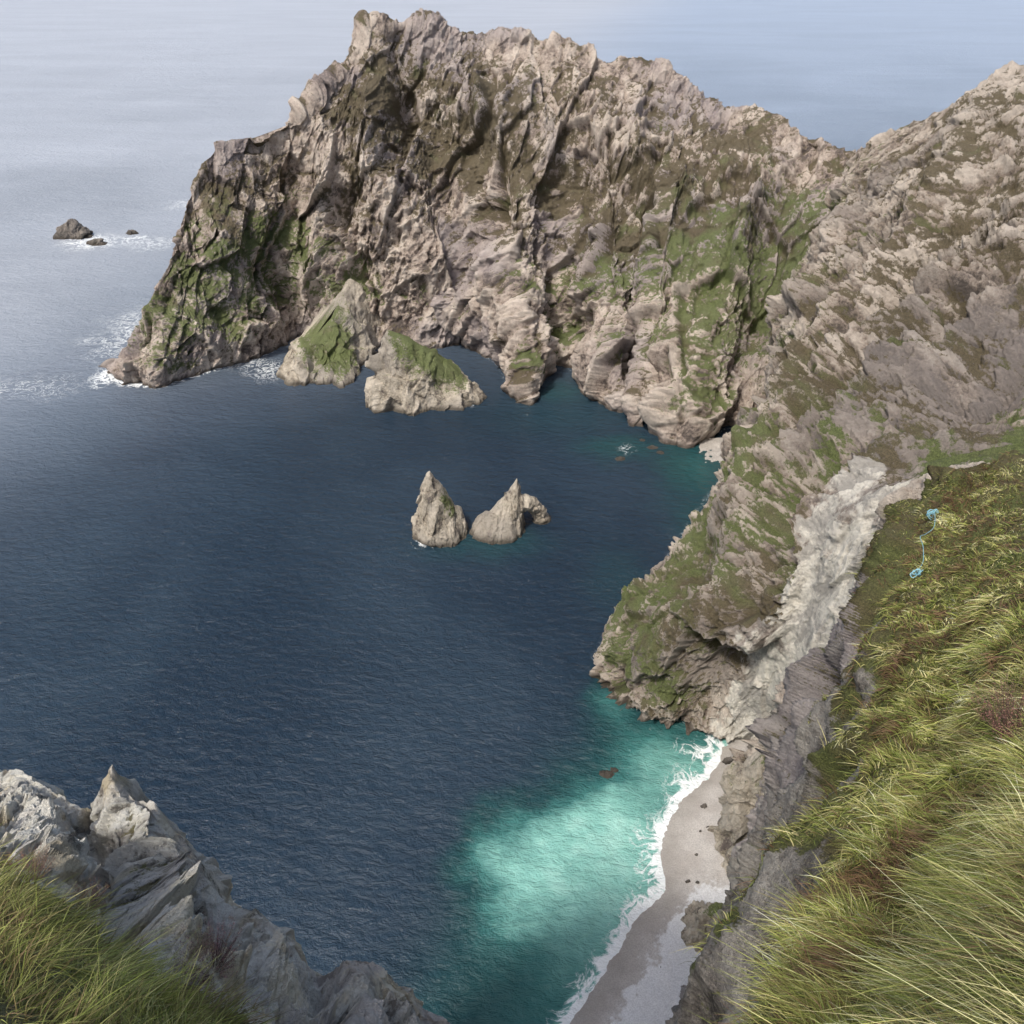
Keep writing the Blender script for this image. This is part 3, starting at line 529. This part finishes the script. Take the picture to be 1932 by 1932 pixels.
# ---------------- GRASS
gm_=NT('grass_blades'); gm_.L(gm_.attr('Col','Color'),gm_.b.inputs['Base Color']); gm_.b.inputs['Roughness'].default_value=.55; gm_.b.inputs['Specular IOR Level'].default_value=.4
tr=gm_.n.new('ShaderNodeBsdfTranslucent'); gm_.L(gm_.attr('Col','Color'),tr.inputs[0]); mx=gm_.n.new('ShaderNodeMixShader'); mx.inputs[0].default_value=.35
gm_.L(gm_.b.outputs[0],mx.inputs[1]); gm_.L(tr.outputs[0],mx.inputs[2]); gm_.L(mx.outputs[0],gm_.n['Material Output'].inputs[0])
def grass(name,G,N,mask,n,wind,label,lenf,pal,seed,bright=1.0,nearbright=0.0,off=.44,farb=0.0):
    rg=np.random.default_rng(seed); nr,nc=mask.shape
    i=rg.uniform(0,nr-1.01,n*2); j=rg.uniform(0,nc-1.01,n*2); i0=i.astype(int); j0=j.astype(int)
    k=rg.uniform(0,1,n*2)<mask[i0,j0]**2; i,j,i0,j0=i[k][:n],j[k][:n],i0[k][:n],j0[k][:n]
    fi,fj=(i-i0)[:,None],(j-j0)[:,None]
    P=(G[i0,j0]*(1-fi)*(1-fj)+G[i0+1,j0]*fi*(1-fj)+G[i0,j0+1]*(1-fi)*fj+G[i0+1,j0+1]*fi*fj); Nn=N[i0,j0]
    n=len(P); dist=np.linalg.norm(P-np.array([0,0,150]),axis=1)
    cl=gnoise(P/.9,seed+1); c2=fbm(P/2.2,5,seed+2,.68); c3=fbm(P/5,3,seed+3)
    Ln=lenf(dist)*(.4+1.0*rg.uniform(0,1,n)**1.3)*(1+.6*cl)
    wid=np.clip(.0009*dist,.003,.04)*(.5+1.1*rg.uniform(0,1,n))
    dirn=np.stack([gnoise(P/.85,seed+4),gnoise(P/.85,seed+5),gnoise(P/.85,seed+6)],1)
    W_=np.array(wind)
    d0=Nn*.35+np.array([0,0,.9])+W_*.3+dirn*1.3+rg.normal(0,.36,(n,3)); d0/=np.linalg.norm(d0,axis=1,keepdims=True)
    lean=W_+dirn*1.4+rg.normal(0,.42,(n,3))+np.array([0,0,-1.0])
    side=np.cross(d0+lean*.5,rg.normal(0,1,(n,3))); side/=np.linalg.norm(side,axis=1,keepdims=True)
    K=6; V=np.zeros((n,K*2,3)); col=np.zeros((n,K*2,4)); col[...,3]=1
    palA=np.array(pal); nb=nearbright*sstep(22,5,dist)-farb*sstep(22,40,dist)
    m=np.clip(off+c2*1.8+cl*.15+rg.normal(0,.26,n)+nb,0,.999)*(len(pal)-1); a=m.astype(int); f=(m-a)[:,None]
    bc=palA[a]*(1-f)+palA[np.minimum(a+1,len(pal)-1)]*f
    bc=bc*(.6+.8*rg.uniform(0,1,n))[:,None]*(1+.6*c3)[:,None]*bright
    for q in range(K):
        t=q/(K-1); p=P+Ln[:,None]*(d0*t+lean*.55*t**2.2)
        wq=(wid*(1-t**1.6)*.5+.0005)[:,None]
        V[:,2*q]=p-side*wq; V[:,2*q+1]=p+side*wq
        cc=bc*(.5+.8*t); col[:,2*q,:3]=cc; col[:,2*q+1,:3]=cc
    b0=(np.arange(n)*K*2)[:,None]; F=np.concatenate([b0+np.array([[2*q,2*q+1,2*q+3,2*q+2]]) for q in range(K-1)],0)
    o=mesh_obj(name,V.reshape(-1,3),F,gm_.m,None,True,np.clip(col,0,.9).reshape(-1,4)); tag(o,label,"grass","stuff"); return o
palR=[(.15,.09,.055),(.18,.12,.055),(.15,.14,.05),(.14,.165,.045),(.18,.225,.05),(.28,.30,.08),(.44,.41,.15),(.60,.54,.28)]
grass('grass',slopeG,slopeN,near_mask*sstep(-.2,.3,near_S),180000,(-.55,-.15,0),"long windswept green and straw coloured grass on the hillside",lambda d:np.clip(.62-.006*d,.34,.62),palR,801,1.5,.03,.52,.12)
palL=[(.16,.11,.06),(.16,.14,.055),(.15,.17,.05),(.21,.25,.055),(.40,.37,.16)]
grass('grass',outG,outN,outM,38000,(.5,.1,0),"rough green grass growing over pale rock",lambda d:np.clip(.22+.012*d,.22,.36),palL,851,1.7,.0)

# ---------------- HEATHER
hm=NT('heather_twigs'); hm.L(hm.attr('Col','Color'),hm.b.inputs['Base Color']); hm.b.inputs['Roughness'].default_value=.8
def surf_near(G,u,v):
    P=G.reshape(-1,3)-np.array([0,0,H]); zc=P[:,1]*cP-P[:,2]*sP; yc=P[:,1]*sP+P[:,2]*cP
    zc_=np.maximum(zc,.5)
    uu=.5+FOC*P[:,0]/zc_; vv=.5-FOC*yc/zc_; k=np.argmin((uu-u)**2+(vv-v)**2+1e-5*zc+(zc<.5)*9); return G.reshape(-1,3)[k]
def heather(G,u,v,r,seed,label,tint=(.20,.11,.12),lift=0.0):
    rg=np.random.default_rng(seed); c=surf_near(G,u,v)+np.array([0,0,lift]); Vs=[];Fs=[];Cs=[];off=0
    for k in range(260):
        a=rg.uniform(0,6.28); rad=r*math.sqrt(rg.uniform()); root=c+np.array([math.cos(a)*rad*.6,math.sin(a)*rad*.6,-.05-lift])
        d=np.array([math.cos(a)*rad/r*.9,math.sin(a)*rad/r*.9,1.0])+rg.normal(0,.15,3); d/=np.linalg.norm(d); L=r*rg.uniform(1.0,2.1)+lift
        m=36; t=rg.uniform(.05,1,m)**.6; p=root+d*L*t[:,None]+rg.normal(0,.04*r,(m,3))
        sz=r*.024*rg.uniform(.5,1.3,m)[:,None]; e1=rg.normal(0,1,(m,3)); e1/=np.linalg.norm(e1,axis=1,keepdims=True); e2=rg.normal(0,1,(m,3)); e2/=np.linalg.norm(e2,axis=1,keepdims=True)
        q=np.stack([p-e1*sz,p+e2*sz*.6,p+e1*sz*1.6,p-e2*sz*.6],1)
        base_=np.array(tint) if rg.uniform()<.8 else np.array([.20,.15,.09])
        cc=np.ones((m*4,4)); cc[:,:3]=np.repeat(base_*rg.uniform(.5,2.0,m)[:,None],4,0)
        Vs.append(q.reshape(-1,3)); Fs.append(np.arange(m*4).reshape(m,4)+off); Cs.append(cc); off+=m*4
        s1=np.cross(d,[.3,.5,.1]); s1=s1/np.linalg.norm(s1)*r*.01
        Vs.append(np.array([root-s1,root+s1,root+d*L+s1*.3,root+d*L-s1*.3])); Fs.append(np.arange(4)[None]+off); Cs.append(np.tile([.09,.06,.05,1],(4,1))); off+=4
    o=mesh_obj('heather_shrub',np.concatenate(Vs),np.concatenate(Fs),hm.m,None,False,np.concatenate(Cs)); tag(o,label,"heather",group="heather shrubs")
heather(outG,.205,.945,.34,901,"dark purple-brown heather shrub at the edge of pale rock",(.20,.11,.12),.12)
heather(outG,.085,.885,.28,902,"brown heather shrub among rough grass",(.22,.125,.09))
heather(outG,.03,.855,.32,903,"brown heather shrub among rough grass",(.22,.125,.09))
heather(slopeG,.99,.72,.6,904,"reddish brown heather shrub on the grassy hillside",(.20,.10,.08),.15)
# ---------------- ROPE
rm=NT('blue_rope'); c=rm.mix(rm.rng(rm.noise(25,2,.5),.4,.6),(.16,.42,.55),(.36,.62,.68)); rm.L(c,rm.b.inputs['Base Color']); rm.b.inputs['Roughness'].default_value=.7
p1=surf_near(slopeG,.907,.507)+np.array([0,0,.5]); p2=surf_near(slopeG,.892,.562)+np.array([0,0,.45])
def coil(p,r,turns,seed):
    rg=np.random.default_rng(seed); return [tuple(p+np.array([math.cos(a)*r*rg.uniform(.2,1.2)+rg.uniform(-.1,.1),math.sin(a)*r*.6*rg.uniform(.2,1.2),math.sin(a*1.7)*r*rg.uniform(.2,1)+rg.uniform(-.1,.1)])) for a in np.linspace(0,turns*6.283,turns*7)]
parts=[tube(coil(p1,.42,4,1),[.028]*4,6,0,m=220),tube([tuple(p1)]+[tuple(p1+(p2-p1)*t+np.array([.3*math.sin(t*9),.2*math.sin(t*17),.1+.2*math.sin(t*13)])) for t in (.12,.25,.37,.5,.62,.75,.87)]+[tuple(p2)],[.018]*6,6,0,m=100),tube(coil(p2,.36,3,2),[.024]*4,6,0,m=160)]
V=[];F=[];o_=0
for v_,f_ in parts: V.append(v_);F.append(f_+o_);o_+=len(v_)
ro=mesh_obj('rope',np.concatenate(V),np.concatenate(F),rm.m); tag(ro,"tangled light blue rope lying on the grassy slope","rope")

# ---------------- LIGHT, WORLD, CAMERA
ts=np.array([-.30,-.43,.82]); ts/=np.linalg.norm(ts)
from mathutils import Vector
sl=bpy.data.lights.new('sun','SUN'); sl.energy=3.1; sl.angle=math.radians(6); sl.color=(1,.95,.88)
so_=bpy.data.objects.new('sun',sl); bpy.context.scene.collection.objects.link(so_); so_.rotation_euler=Vector(-ts).to_track_quat('-Z','Y').to_euler(); so_.location=(-200,-100,400)
wd=bpy.data.worlds.new('World'); bpy.context.scene.world=wd; wd.use_nodes=True
t=wd.node_tree; sk=t.nodes.new('ShaderNodeTexSky'); sk.sky_type='NISHITA'; sk.sun_disc=False
sk.sun_elevation=math.asin(ts[2]); sk.sun_rotation=math.atan2(ts[0],ts[1]); sk.dust_density=5; sk.altitude=150
t.links.new(sk.outputs[0],t.nodes['Background'].inputs[0]); t.nodes['Background'].inputs[1].default_value=.15
cd=bpy.data.cameras.new('camera'); cam=bpy.data.objects.new('camera',cd); bpy.context.scene.collection.objects.link(cam)
cd.sensor_width=36; cd.lens=FOC*36; cd.clip_start=.1; cd.clip_end=60000; cam.location=(0,0,H); cam.rotation_euler=(math.pi/2-PIT,0,0)
sc=bpy.context.scene; sc.camera=cam; sc.view_settings.view_transform='Standard'; sc.view_settings.look='None'; sc.view_settings.exposure=0
